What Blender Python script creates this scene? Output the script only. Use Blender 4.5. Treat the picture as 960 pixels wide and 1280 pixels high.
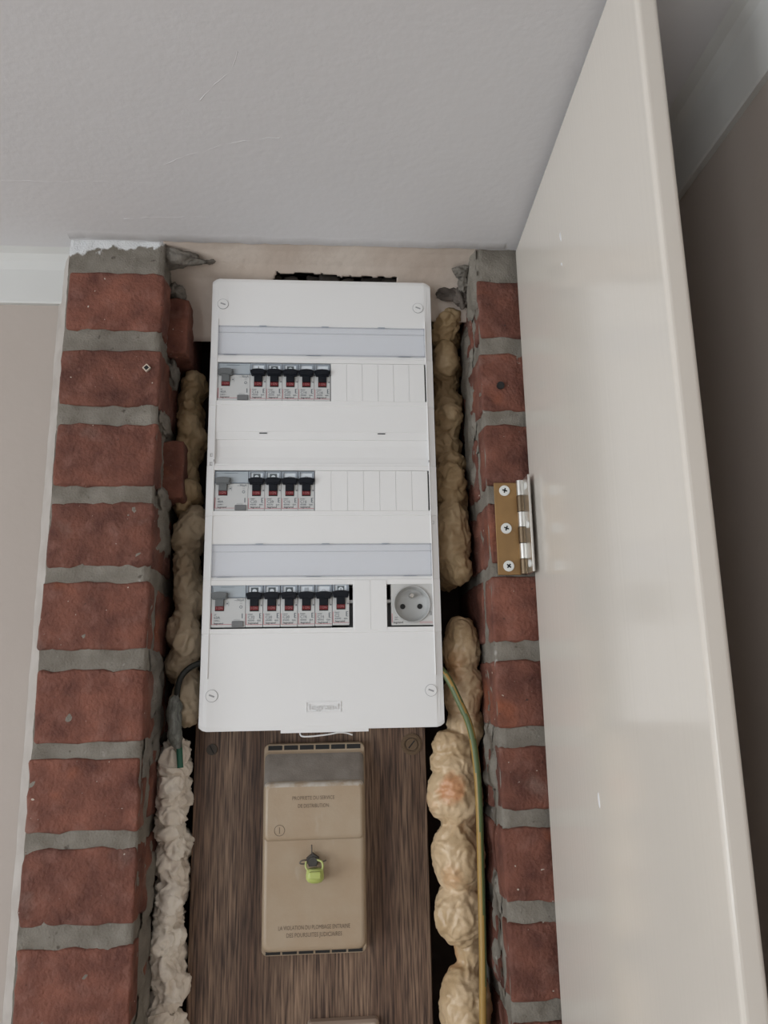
import bpy, bmesh, math, random
from mathutils import Vector, Matrix, noise
from math import sin, cos, pi, radians

# ---------------------------------------------------------------- clear
for o in list(bpy.data.objects):
    bpy.data.objects.remove(o, do_unlink=True)
scene = bpy.context.scene
COL = scene.collection
Z0 = 1.825            # underside of the consumer unit above the floor
CEIL = 0.5248         # ceiling height above Z0

# ---------------------------------------------------------------- camera
cam_data = bpy.data.cameras.new('camera')
cam_data.sensor_fit = 'VERTICAL'
cam_data.sensor_height = 36.0
cam_data.lens = 36.0 * 980.8 / 1280.0
cam_data.clip_start = 0.01
cam = bpy.data.objects.new('camera', cam_data)
COL.objects.link(cam)
yaw, pitch, roll = 0.0778, 0.2189, -0.0183
fwd = Vector((sin(yaw) * cos(pitch), cos(yaw) * cos(pitch), sin(pitch)))
rgt = Vector((cos(yaw), -sin(yaw), 0))
upv = rgt.cross(fwd)
r2 = cos(roll) * rgt + sin(roll) * upv
u2 = -sin(roll) * rgt + cos(roll) * upv
M = Matrix((r2, u2, -fwd)).transposed().to_4x4()
M.translation = Vector((0.0017, -0.7931, 0.0414 + Z0))
cam.matrix_world = M
scene.camera = cam

# ---------------------------------------------------------------- world, daylight, exposure
world = bpy.data.worlds.new('world')
scene.world = world
world.use_nodes = True
world.node_tree.nodes['Background'].inputs[0].default_value = (0.75, 0.85, 1.0, 1)
world.node_tree.nodes['Background'].inputs[1].default_value = 1.0

def window_light(name, loc, rot, sx, sy, power, color):
    d = bpy.data.lights.new(name, 'AREA')
    d.shape = 'RECTANGLE'; d.size = sx; d.size_y = sy
    d.energy = power; d.color = color
    o = bpy.data.objects.new(name, d)
    o.location = loc; o.rotation_euler = rot
    COL.objects.link(o)
    return o
# daylight entering by the window in the back wall and the one in the left wall
window_light('daylight_back_window', (-1.80, -2.96, 1.42), (radians(90), 0, 0), 1.15, 1.3, 18, (0.945, 0.985, 1.0))
window_light('daylight_left_window', (-2.66, -1.5, 1.42), (0, radians(-90), 0), 1.3, 1.3, 40, (0.945, 0.985, 1.0))

vs = scene.view_settings
vs.view_transform = 'Standard'
vs.look = 'None'
vs.gamma = 1.0
vs.exposure = 0.43
vs.use_curve_mapping = False

# ---------------------------------------------------------------- materials
MAT = {}
def nodes_of(m):
    m.use_nodes = True
    nt = m.node_tree
    return nt, nt.nodes['Principled BSDF']

def mat(name, color, rough=0.5, metallic=0.0, color2=None, scale=20.0, stretch=(1, 1, 1),
        bump=0.0, bump_scale=200.0, detail=4.0, spread=(0.35, 0.65), spec=None, objvar=0.0,
        bump_dist=0.001, coat=0.0):
    m = bpy.data.materials.new(name)
    nt, p = nodes_of(m)
    p.inputs['Roughness'].default_value = rough
    p.inputs['Metallic'].default_value = metallic
    if spec is not None: p.inputs['Specular IOR Level'].default_value = spec
    if coat: p.inputs['Coat Weight'].default_value = coat
    p.inputs['Base Color'].default_value = (*color, 1)
    tc = nt.nodes.new('ShaderNodeTexCoord')
    if color2 is not None:
        mp = nt.nodes.new('ShaderNodeMapping'); mp.inputs['Scale'].default_value = stretch
        nt.links.new(tc.outputs['Object'], mp.inputs[0])
        nz = nt.nodes.new('ShaderNodeTexNoise')
        nz.inputs['Scale'].default_value = scale; nz.inputs['Detail'].default_value = detail
        nt.links.new(mp.outputs[0], nz.inputs['Vector'])
        rp = nt.nodes.new('ShaderNodeValToRGB')
        rp.color_ramp.elements[0].position = spread[0]; rp.color_ramp.elements[0].color = (*color, 1)
        rp.color_ramp.elements[1].position = spread[1]; rp.color_ramp.elements[1].color = (*color2, 1)
        nt.links.new(nz.outputs['Fac'], rp.inputs[0])
        out = rp.outputs[0]
        if objvar:
            oi = nt.nodes.new('ShaderNodeObjectInfo')
            hs = nt.nodes.new('ShaderNodeHueSaturation')
            mr = nt.nodes.new('ShaderNodeMapRange')
            mr.inputs['To Min'].default_value = 1 - objvar; mr.inputs['To Max'].default_value = 1 + objvar
            nt.links.new(oi.outputs['Random'], mr.inputs[0])
            nt.links.new(mr.outputs[0], hs.inputs['Value'])
            nt.links.new(out, hs.inputs['Color'])
            out = hs.outputs[0]
        nt.links.new(out, p.inputs['Base Color'])
    if bump:
        nb = nt.nodes.new('ShaderNodeTexNoise')
        nb.inputs['Scale'].default_value = bump_scale; nb.inputs['Detail'].default_value = 5
        nt.links.new(tc.outputs['Object'], nb.inputs['Vector'])
        b = nt.nodes.new('ShaderNodeBump'); b.inputs['Strength'].default_value = bump
        b.inputs['Distance'].default_value = bump_dist
        nt.links.new(nb.outputs['Fac'], b.inputs['Height'])
        nt.links.new(b.outputs[0], p.inputs['Normal'])
    MAT[name] = m
    return m

def overlay(m, color, scale, lo, hi, stretch=(1, 1, 1), detail=3.0, offset=(0, 0, 0), fac=1.0):
    """lay a second colour over the base colour where a noise field is high (specks, stains)"""
    nt = m.node_tree; p = nt.nodes['Principled BSDF']
    tc = nt.nodes.new('ShaderNodeTexCoord')
    mp = nt.nodes.new('ShaderNodeMapping'); mp.inputs['Scale'].default_value = stretch
    mp.inputs['Location'].default_value = offset
    nt.links.new(tc.outputs['Object'], mp.inputs[0])
    nz = nt.nodes.new('ShaderNodeTexNoise'); nz.inputs['Scale'].default_value = scale; nz.inputs['Detail'].default_value = detail
    nt.links.new(mp.outputs[0], nz.inputs['Vector'])
    mr = nt.nodes.new('ShaderNodeMapRange'); mr.inputs['From Min'].default_value = lo; mr.inputs['From Max'].default_value = hi
    mr.inputs['To Max'].default_value = fac
    nt.links.new(nz.outputs['Fac'], mr.inputs[0])
    mx = nt.nodes.new('ShaderNodeMix'); mx.data_type = 'RGBA'
    nt.links.new(mr.outputs[0], mx.inputs[0])
    bc = p.inputs['Base Color']
    if bc.is_linked: nt.links.new(bc.links[0].from_socket, mx.inputs[6])
    else: mx.inputs[6].default_value = bc.default_value
    mx.inputs[7].default_value = (*color, 1)
    nt.links.new(mx.outputs[2], bc)

mat('ceiling_paint', (0.67, 0.665, 0.68), 0.75, color2=(0.70, 0.695, 0.71), scale=4, bump=0.30, bump_scale=120, bump_dist=0.0010)
mat('taupe_paint', (0.44, 0.385, 0.345), 0.8, color2=(0.46, 0.405, 0.365), scale=5, bump=0.3, bump_scale=90)
mat('white_trim', (0.63, 0.635, 0.62), 0.55, color2=(0.60, 0.60, 0.585), scale=9, bump=0.2, bump_scale=60)
mat('floor_wood', (0.42, 0.38, 0.34), 0.5, color2=(0.36, 0.32, 0.28), scale=6, stretch=(1, 12, 1))
mat('soffit_plaster', (0.50, 0.42, 0.36), 0.85, color2=(0.58, 0.51, 0.45), scale=14, bump=0.5, bump_scale=70, bump_dist=0.002)
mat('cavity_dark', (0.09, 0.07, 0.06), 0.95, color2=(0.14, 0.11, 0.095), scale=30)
mat('rubble', (0.055, 0.045, 0.038), 0.95, color2=(0.12, 0.10, 0.085), scale=60, bump=0.8, bump_scale=150)
m = mat('brick', (0.085, 0.028, 0.019), 0.85, color2=(0.215, 0.080, 0.052), scale=34, detail=10, spread=(0.30, 0.70),
        bump=0.9, bump_scale=260, objvar=0.15, bump_dist=0.0022)
overlay(m, (0.235, 0.108, 0.082), 55, 0.52, 0.72, offset=(1, 9, 2), detail=7, fac=0.6)
overlay(m, (0.34, 0.10, 0.04), 15, 0.63, 0.76, offset=(3, 1, 2), fac=0.6)
overlay(m, (0.26, 0.20, 0.17), 20, 0.60, 0.80, offset=(7, 5, 1), detail=6, fac=0.5)
overlay(m, (0.50, 0.43, 0.37), 210, 0.765, 0.80, detail=1)
overlay(m, (0.04, 0.02, 0.015), 170, 0.72, 0.80, detail=2, offset=(5, 5, 5))
m = mat('mortar', (0.165, 0.146, 0.120), 0.9, color2=(0.235, 0.214, 0.182), scale=45, detail=8, bump=0.8, bump_scale=500, bump_dist=0.0012)
overlay(m, (0.125, 0.108, 0.09), 12, 0.52, 0.72, detail=5, fac=0.5)
overlay(m, (0.09, 0.075, 0.06), 120, 0.68, 0.76, detail=2)
overlay(m, (0.34, 0.32, 0.29), 90, 0.70, 0.78, detail=2, offset=(2, 2, 2))
m = mat('mortar_dark', (0.13, 0.118, 0.10), 0.95, color2=(0.22, 0.20, 0.175), scale=50, detail=8, bump=0.9, bump_scale=300, bump_dist=0.0015)
overlay(m, (0.05, 0.04, 0.035), 90, 0.62, 0.74, detail=3)
def painted_mortar():
    """mortar with white ceiling paint brushed over its top edge, ragged and chipped"""
    m = MAT['mortar'].copy(); m.name = 'mortar_painted'; MAT['mortar_painted'] = m
    nt = m.node_tree; p = nt.nodes['Principled BSDF']
    tc = nt.nodes.new('ShaderNodeTexCoord'); sp = nt.nodes.new('ShaderNodeSeparateXYZ')
    nt.links.new(tc.outputs['Object'], sp.inputs[0])
    nz = nt.nodes.new('ShaderNodeTexNoise'); nz.inputs['Scale'].default_value = 90; nz.inputs['Detail'].default_value = 6
    nt.links.new(tc.outputs['Object'], nz.inputs['Vector'])
    def math_(op, a, b):
        n = nt.nodes.new('ShaderNodeMath'); n.operation = op
        for k, v in enumerate((a, b)):
            if isinstance(v, (int, float)): n.inputs[k].default_value = v
            else: nt.links.new(v, n.inputs[k])
        return n.outputs[0]
    zz = math_('ADD', sp.outputs['Z'], math_('MULTIPLY', math_('SUBTRACT', nz.outputs['Fac'], 0.5), 0.035))
    xx = math_('ADD', sp.outputs['X'], math_('MULTIPLY', math_('SUBTRACT', nz.outputs['Fac'], 0.5), 0.06))
    # the brushed edge runs down towards the left
    lim = math_('ADD', zz, math_('MULTIPLY', math_('ADD', xx, 0.205), -0.16))
    mr = nt.nodes.new('ShaderNodeMapRange'); mr.inputs['From Min'].default_value = Z0 + 0.5155; mr.inputs['From Max'].default_value = Z0 + 0.5185
    nt.links.new(lim, mr.inputs[0])
    mx = nt.nodes.new('ShaderNodeMix'); mx.data_type = 'RGBA'; nt.links.new(mr.outputs[0], mx.inputs[0])
    bc = p.inputs['Base Color']; nt.links.new(bc.links[0].from_socket, mx.inputs[6]); mx.inputs[7].default_value = (0.66, 0.67, 0.68, 1)
    nt.links.new(mx.outputs[2], bc)
painted_mortar()
mat('paint_splash', (0.62, 0.63, 0.64), 0.7, color2=(0.5, 0.5, 0.5), scale=90, bump=0.5, bump_scale=200)
m = mat('foam_tan', (0.36, 0.25, 0.13), 0.62, color2=(0.46, 0.34, 0.20), scale=22, detail=5, bump=0.6, bump_scale=160, bump_dist=0.002)
overlay(m, (0.22, 0.13, 0.055), 30, 0.6, 0.75, offset=(1, 4, 2), fac=0.6)
m = mat('foam_beige', (0.46, 0.325, 0.185), 0.38, color2=(0.64, 0.485, 0.315), scale=22, detail=5, bump=0.5, bump_scale=160, bump_dist=0.002)
overlay(m, (0.55, 0.26, 0.10), 17, 0.56, 0.72, offset=(1, 0, 0.35), fac=0.7)
def burn(m, c, r, color):
    nt = m.node_tree; p = nt.nodes['Principled BSDF']; tc = nt.nodes.new('ShaderNodeTexCoord')
    d = nt.nodes.new('ShaderNodeVectorMath'); d.operation = 'DISTANCE'; d.inputs[1].default_value = c
    nz = nt.nodes.new('ShaderNodeTexNoise'); nz.inputs['Scale'].default_value = 70
    ad = nt.nodes.new('ShaderNodeMath'); ad.operation = 'MULTIPLY_ADD'; ad.inputs[1].default_value = 0.02
    nt.links.new(tc.outputs['Object'], d.inputs[0]); nt.links.new(tc.outputs['Object'], nz.inputs['Vector'])
    nt.links.new(nz.outputs['Fac'], ad.inputs[0]); nt.links.new(d.outputs['Value'], ad.inputs[2])
    mr = nt.nodes.new('ShaderNodeMapRange'); mr.inputs['From Min'].default_value = r + .012; mr.inputs['From Max'].default_value = r - .002 + .006
    mr.inputs['To Max'].default_value = 0.75
    nt.links.new(ad.outputs[0], mr.inputs[0])
    mx = nt.nodes.new('ShaderNodeMix'); mx.data_type = 'RGBA'; nt.links.new(mr.outputs[0], mx.inputs[0])
    bc = p.inputs['Base Color']; nt.links.new(bc.links[0].from_socket, mx.inputs[6]); mx.inputs[7].default_value = (*color, 1)
    nt.links.new(mx.outputs[2], bc)
burn(m, (.132, .046, Z0 - .062), .016, (0.52, 0.22, 0.09))
m = mat('foam_dull', (0.38, 0.29, 0.19), 0.65, color2=(0.48, 0.385, 0.27), scale=22, detail=5, bump=0.5, bump_scale=160, bump_dist=0.002)
m = mat('foam_cream', (0.80, 0.71, 0.61), 0.75, color2=(0.90, 0.84, 0.75), scale=25, detail=5, bump=0.8, bump_scale=200, bump_dist=0.002)
overlay(m, (0.42, 0.34, 0.27), 40, 0.6, 0.75, offset=(1, 4, 2), fac=0.6)
mat('panel_white', (0.80, 0.80, 0.80), 0.38, spec=0.4)
mat('panel_grey', (0.50, 0.50, 0.50), 0.5)  # even mid grey of the back box, mould marks and rail clips
mat('print_grey', (0.35, 0.35, 0.36), 0.6)
mat('slit_black', (0.012, 0.012, 0.012), 0.7)
mat('module_grey', (0.56, 0.57, 0.57), 0.45)
mat('holder_bluegrey', (0.30, 0.34, 0.39), 0.35)
mat('holder_pale', (0.42, 0.47, 0.51), 0.35)
mat('holder_dark', (0.17, 0.20, 0.24), 0.35)
mat('paper', (0.74, 0.79, 0.84), 0.6)
mat('icon_dark', (0.10, 0.12, 0.13), 0.6)
mat('icon_light', (0.42, 0.46, 0.50), 0.6)
mat('toggle_black', (0.006, 0.008, 0.013), 0.5, spec=0.25)
mat('toggle_grey', (0.135, 0.145, 0.15), 0.45)
mat('button_grey', (0.16, 0.165, 0.17), 0.5)
mat('flag_red', (0.15, 0.008, 0.012), 0.4)
mat('flag_print', (0.45, 0.20, 0.20), 0.5)
mat('line_pink', (0.50, 0.18, 0.20), 0.6)
mat('text_grey', (0.16, 0.18, 0.20), 0.6)
mat('text_black', (0.05, 0.05, 0.055), 0.6)
mat('socket_grey', (0.43, 0.435, 0.43), 0.42)
mat('socket_plate', (0.56, 0.56, 0.55), 0.45)
mat('chrome', (0.72, 0.71, 0.68), 0.34, metallic=1.0)
m = mat('brass', (0.36, 0.215, 0.09), 0.5, metallic=0.5, color2=(0.30, 0.18, 0.078), scale=40)
mat('knuckle_brass', (0.20, 0.15, 0.10), 0.38, metallic=1.0)
mat('zinc', (0.76, 0.77, 0.75), 0.4, metallic=0.1)
mat('screw_dark', (0.05, 0.038, 0.028), 0.5, metallic=0.2)
mat('screw_brown', (0.15, 0.10, 0.06), 0.45, metallic=0.3)
m = mat('fuse_tan', (0.37, 0.275, 0.185), 0.42, color2=(0.40, 0.315, 0.225), scale=26, bump=0.15, bump_scale=300)
overlay(m, (0.44, 0.37, 0.29), 60, 0.66, 0.74, stretch=(1, 1, 0.4), fac=0.6)
mat('fuse_worn', (0.36, 0.28, 0.20), 0.6, color2=(0.50, 0.46, 0.41), scale=110, detail=6)
mat('dust_grey', (0.22, 0.19, 0.165), 0.9, color2=(0.27, 0.24, 0.21), scale=70, detail=6, bump=0.4, bump_scale=600)
mat('emboss_brown', (0.17, 0.125, 0.085), 0.6)
mat('seal_lime', (0.41, 0.47, 0.13), 0.35, color2=(0.50, 0.55, 0.22), scale=60)
mat('seal_wire', (0.17, 0.15, 0.13), 0.4, metallic=0.8)
mat('stud_dark', (0.05, 0.045, 0.04), 0.55)
mat('wire_green', (0.090, 0.125, 0.048), 0.45)
mat('wire_yellow', (0.33, 0.20, 0.05), 0.45)
mat('wire_black', (0.012, 0.013, 0.010), 0.5)
mat('wire_darkgreen', (0.015, 0.10, 0.06), 0.45)
mat('tape_grey', (0.10, 0.105, 0.095), 0.45, color2=(0.24, 0.25, 0.225), scale=90, stretch=(4, 4, 0.5), bump=.6, bump_scale=120, bump_dist=.002)
mat('white_tie', (0.72, 0.72, 0.72), 0.4)
mat('box_pink', (0.42, 0.33, 0.27), 0.5)
mat('wall_caulk', (0.36, 0.325, 0.295), 0.7, color2=(0.43, 0.395, 0.365), scale=40)
mat('plug_cream', (0.58, 0.50, 0.42), 0.6)

def door_paint():
    m = mat('door_paint', (0.66, 0.615, 0.555), 0.13, color2=(0.69, 0.645, 0.585), scale=3, spec=0.5)
    nt = m.node_tree; p = nt.nodes['Principled BSDF']
    tc = nt.nodes.new('ShaderNodeTexCoord')
    mp = nt.nodes.new('ShaderNodeMapping'); mp.inputs['Scale'].default_value = (60, 160, 1.2)
    nt.links.new(tc.outputs['Object'], mp.inputs[0])
    nz = nt.nodes.new('ShaderNodeTexNoise'); nz.inputs['Scale'].default_value = 1.5; nz.inputs['Detail'].default_value = 4
    nt.links.new(mp.outputs[0], nz.inputs['Vector'])
    b = nt.nodes.new('ShaderNodeBump'); b.inputs['Strength'].default_value = 0.18; b.inputs['Distance'].default_value = 0.0006
    nt.links.new(nz.outputs['Fac'], b.inputs['Height']); nt.links.new(b.outputs[0], p.inputs['Normal'])
    return m
door_paint()

def wood_board():
    m = mat('board_wood', (0.085, 0.055, 0.043), 0.55)
    nt = m.node_tree; p = nt.nodes['Principled BSDF']
    tc = nt.nodes.new('ShaderNodeTexCoord')
    mp = nt.nodes.new('ShaderNodeMapping'); mp.inputs['Scale'].default_value = (520, 520, 22); mp.inputs['Rotation'].default_value = (0, radians(3), 0)
    nt.links.new(tc.outputs['Object'], mp.inputs[0])
    fine = nt.nodes.new('ShaderNodeTexNoise'); fine.inputs['Scale'].default_value = 1.0; fine.inputs['Detail'].default_value = 5
    nt.links.new(mp.outputs[0], fine.inputs['Vector'])
    mp2 = nt.nodes.new('ShaderNodeMapping'); mp2.inputs['Scale'].default_value = (28, 28, 1.6); mp2.inputs['Rotation'].default_value = (0, radians(-2), 0)
    nt.links.new(tc.outputs['Object'], mp2.inputs[0])
    broad = nt.nodes.new('ShaderNodeTexNoise'); broad.inputs['Scale'].default_value = 1.0; broad.inputs['Detail'].default_value = 3
    nt.links.new(mp2.outputs[0], broad.inputs['Vector'])
    r1 = nt.nodes.new('ShaderNodeValToRGB')
    e = r1.color_ramp.elements
    e[0].position = 0.36; e[0].color = (0.062, 0.034, 0.024, 1)
    e[1].position = 0.66; e[1].color = (0.34, 0.225, 0.150, 1)
    nt.links.new(fine.outputs['Fac'], r1.inputs[0])
    r2_ = nt.nodes.new('ShaderNodeValToRGB')
    e = r2_.color_ramp.elements
    e[0].position = 0.35; e[0].color = (0.40, 0.31, 0.28, 1)
    e[1].position = 0.62; e[1].color = (1, 1, 1, 1)
    nt.links.new(broad.outputs['Fac'], r2_.inputs[0])
    mx = nt.nodes.new('ShaderNodeMix'); mx.data_type = 'RGBA'; mx.blend_type = 'MULTIPLY'; mx.inputs[0].default_value = 1
    nt.links.new(r1.outputs[0], mx.inputs[6]); nt.links.new(r2_.outputs[0], mx.inputs[7])
    nt.links.new(mx.outputs[2], p.inputs['Base Color'])
    b = nt.nodes.new('ShaderNodeBump'); b.inputs['Strength'].default_value = 0.25; b.inputs['Distance'].default_value = 0.0004
    nt.links.new(fine.outputs['Fac'], b.inputs['Height']); nt.links.new(b.outputs[0], p.inputs['Normal'])
    return m
wood_board()

def clear_plastic():
    m = bpy.data.materials.new('clear_flap')
    nt, p = nodes_of(m)
    out = nt.nodes['Material Output']
    tr = nt.nodes.new('ShaderNodeBsdfTransparent'); tr.inputs[0].default_value = (0.985, 0.99, 1.0, 1)
    mx = nt.nodes.new('ShaderNodeMixShader'); mx.inputs[0].default_value = 0.14
    p.inputs['Base Color'].default_value = (0.80, 0.83, 0.90, 1); p.inputs['Roughness'].default_value = 0.12
    nt.links.new(tr.outputs[0], mx.inputs[1]); nt.links.new(p.outputs[0], mx.inputs[2])
    nt.links.new(mx.outputs[0], out.inputs[0])
    MAT['clear_flap'] = m
clear_plastic()
def window_glass():
    m = bpy.data.materials.new('window_glass')
    nt, p = nodes_of(m)
    out = nt.nodes['Material Output']
    tr = nt.nodes.new('ShaderNodeBsdfTransparent')
    gl = nt.nodes.new('ShaderNodeBsdfGlossy'); gl.inputs['Roughness'].default_value = 0.02
    mx = nt.nodes.new('ShaderNodeMixShader'); mx.inputs[0].default_value = 0.06
    nt.links.new(tr.outputs[0], mx.inputs[1]); nt.links.new(gl.outputs[0], mx.inputs[2])
    nt.links.new(mx.outputs[0], out.inputs[0])
    MAT['window_glass'] = m
window_glass()

# ---------------------------------------------------------------- builders
def link(name, me, m=None, parent=None, loc=(0, 0, 0), smooth=False):
    o = bpy.data.objects.new(name, me)
    COL.objects.link(o)
    o.location = loc
    if m is not None and len(me.materials) == 0:
        for k in (m if isinstance(m, (list, tuple)) else [m]):
            me.materials.append(MAT[k])
    if smooth:
        for f in me.polygons: f.use_smooth = True
    if parent is not None: o.parent = parent
    return o

def obj(name, bm, m, parent=None, loc=(0, 0, 0), smooth=False):
    bmesh.ops.recalc_face_normals(bm, faces=bm.faces[:])
    me = bpy.data.meshes.new(name)
    bm.to_mesh(me); bm.free()
    return link(name, me, m, parent, loc, smooth)

def tag(o, label, cat, group=None):
    o['label'] = label; o['category'] = cat
    if group: o['group'] = group
    return o

def thing(name, label, cat, loc=(0, 0, 0), group=None):
    o = bpy.data.objects.new(name, None)
    o.empty_display_size = 0.02
    COL.objects.link(o); o.location = loc
    return tag(o, label, cat, group)

def struct(o):
    o['kind'] = 'structure'; return o

def bx(bm, x0, x1, y0, y1, z0, z1, mi=0, bevel=0.0, seg=2):
    v = [bm.verts.new(p) for p in ((x0, y0, z0), (x1, y0, z0), (x1, y1, z0), (x0, y1, z0),
                                   (x0, y0, z1), (x1, y0, z1), (x1, y1, z1), (x0, y1, z1))]
    fs = [bm.faces.new([v[i] for i in q]) for q in ((3, 2, 1, 0), (4, 5, 6, 7), (0, 1, 5, 4), (1, 2, 6, 5), (2, 3, 7, 6), (3, 0, 4, 7))]
    for f in fs: f.material_index = mi
    if bevel:
        es = list({e for f in fs for e in f.edges})
        r = bmesh.ops.bevel(bm, geom=es, offset=bevel, segments=seg, profile=0.5, affect='EDGES')
        for f in r['faces']: f.material_index = mi
    return fs

def box(name, x0, x1, y0, y1, z0, z1, m, parent=None, bevel=0.0, loc=(0, 0, 0), seg=2):
    bm = bmesh.new(); bx(bm, x0, x1, y0, y1, z0, z1, 0, bevel, seg)
    return obj(name, bm, m, parent, loc)

def prism(bm, pts, y0, y1, mi=0):
    """polygon in x,z extruded along y"""
    a = [bm.verts.new((x, y0, z)) for x, z in pts]; b = [bm.verts.new((x, y1, z)) for x, z in pts]
    fs = [bm.faces.new(a), bm.faces.new(b[::-1])]
    n = len(pts)
    for i in range(n): fs.append(bm.faces.new((a[i], b[i], b[(i + 1) % n], a[(i + 1) % n])))
    for f in fs: f.material_index = mi
    return fs

def disc(bm, cx, cz, r, y0, y1, n=24, mi=0, ry=None, a0=0.0):
    return prism(bm, [(cx + r * cos(2 * pi * i / n + a0), cz + (ry or r) * sin(2 * pi * i / n + a0)) for i in range(n)], y0, y1, mi)

def ring(bm, cx, cz, r0, r1, y0, y1, n=28, mi=0):
    a = []
    for r, y in ((r0, y1), (r0, y0), (r1, y0), (r1, y1)):
        a.append([bm.verts.new((cx + r * cos(2 * pi * i / n), y, cz + r * sin(2 * pi * i / n))) for i in range(n)])
    for k in range(4):
        p_, q_ = a[k], a[(k + 1) % 4]
        for i in range(n):
            f = bm.faces.new((p_[i], p_[(i + 1) % n], q_[(i + 1) % n], q_[i])); f.material_index = mi

def tube(bm, pts, r, n=10, mi=0, mifun=None, caps=True):
    pts = [Vector(p) for p in pts]
    rings = []
    ref = Vector((0, 1, 0.001)).normalized()
    for i, p in enumerate(pts):
        t = (pts[min(i + 1, len(pts) - 1)] - pts[max(i - 1, 0)]).normalized()
        a = t.cross(ref)
        if a.length < 1e-4: a = t.cross(Vector((1, 0, 0)))
        a.normalize(); b = t.cross(a)
        rr = r[i] if isinstance(r, (list, tuple)) else r
        rings.append([bm.verts.new(p + rr * (cos(2 * pi * k / n) * a + sin(2 * pi * k / n) * b)) for k in range(n)])
    for i in range(len(rings) - 1):
        for k in range(n):
            f = bm.faces.new((rings[i][k], rings[i][(k + 1) % n], rings[i + 1][(k + 1) % n], rings[i + 1][k]))
            f.material_index = mifun(i, k) if mifun else mi; f.smooth = True
    if caps:
        for f in (bm.faces.new(rings[0][::-1]), bm.faces.new(rings[-1])):
            for e in f.edges: e.smooth = False

def spline(ctrl, n=8):
    """Catmull-Rom through control points"""
    c = [Vector(p) for p in ctrl]; out = []
    for i in range(len(c) - 1):
        p0, p1, p2, p3 = c[max(i - 1, 0)], c[i], c[i + 1], c[min(i + 2, len(c) - 1)]
        for k in range(n):
            t = k / n
            out.append(0.5 * ((2 * p1) + (p2 - p0) * t + (2 * p0 - 5 * p1 + 4 * p2 - p3) * t * t + (3 * p1 - p0 - 3 * p2 + p3) * t ** 3))
    out.append(c[-1]); return out

TXT = {}
def text_mesh(s, size, depth=0.00012, align='LEFT'):
    k = (s, size, depth, align)
    if k not in TXT:
        cu = bpy.data.curves.new('lettering', 'FONT'); cu.body = s; cu.size = size
        cu.extrude = depth; cu.resolution_u = 2; cu.align_x = align
        t = bpy.data.objects.new('lettering', cu); COL.objects.link(t)
        bpy.context.view_layer.update()
        me = bpy.data.meshes.new_from_object(t.evaluated_get(bpy.context.evaluated_depsgraph_get()))
        bpy.data.objects.remove(t, do_unlink=True); bpy.data.curves.remove(cu)
        for v in me.vertices:
            x, y, z = v.co; v.co = (x, -z, y)
        me.name = 'lettering'; me.materials.clear()
        TXT[k] = me
    return TXT[k]

def text(s, x, y, z, size, m, parent, align='LEFT', width=None, depth=0.00012):
    me = text_mesh(s, size, depth, align)
    if len(me.materials) == 0: me.materials.append(MAT[m])
    o = link('lettering', me, None, parent, (x, y, z))
    if width:
        w = max(v.co.x for v in me.vertices) - min(v.co.x for v in me.vertices)
        o.scale = (width / w, 1, 1)
    return o

def fbm(p, s, oct=3):
    v = 0; a = 1
    for i in range(oct):
        v += a * noise.noise(Vector(p) * s); s *= 2.1; a *= 0.5
    return v

def rough_box(x0, x1, y0, y1, z0, z1, r=0.004, amp=0.0012, seed=0, step=0.012):
    """a brick: box with rounded, worn arrises"""
    bm = bmesh.new()
    def cuts(a, b):
        n = max(2, int((b - a - 2 * r) / step)); 
        return [a, a + r * 0.45, a + r] + [a + r + (b - a - 2 * r) * i / n for i in range(1, n)] + [b - r, b - r * 0.45, b]
    cx, cy, cz = cuts(x0, x1), cuts(y0, y1), cuts(z0, z1)
    V = {}
    def vert(p):
        k = (round(p[0], 6), round(p[1], 6), round(p[2], 6))
        if k not in V:
            q = Vector(p)
            c = Vector((min(max(q.x, x0 + r), x1 - r), min(max(q.y, y0 + r), y1 - r), min(max(q.z, z0 + r), z1 - r)))
            d = q - c
            L = d.length
            if L > 1e-9:
                rr = r * (1 + 0.75 * noise.noise(q * 85 + Vector((seed, 0, 0))))
                q = c + d.normalized() * rr + d.normalized() * amp * (fbm(q + Vector((seed * 3.1, seed, 0)), 55))
            V[k] = bm.verts.new(q)
        return V[k]
    def face(us, vs, f):
        for i in range(len(us) - 1):
            for j in range(len(vs) - 1):
                bm.faces.new([vert(f(us[i], vs[j])), vert(f(us[i + 1], vs[j])), vert(f(us[i + 1], vs[j + 1])), vert(f(us[i], vs[j + 1]))])
    for y in (y0, y1): face(cx, cz, lambda a, b: (a, y, b))
    for x in (x0, x1): face(cy, cz, lambda a, b: (x, a, b))
    for z in (z0, z1): face(cx, cy, lambda a, b: (a, b, z))
    return bm

# ---------------------------------------------------------------- the room
H = Z0 + CEIL
RX0, RX1, RY0, WY = -2.60, 0.322, -2.90, 0.04       # room inside faces
PLX, PLI, PRI, PRX = -0.2745, -0.171, 0.172, 0.277  # pier faces
T = 0.12
def boxes(name, lst, m):
    bm = bmesh.new()
    for b in lst: bx(bm, *b)
    return struct(obj(name, bm, m))

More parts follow.
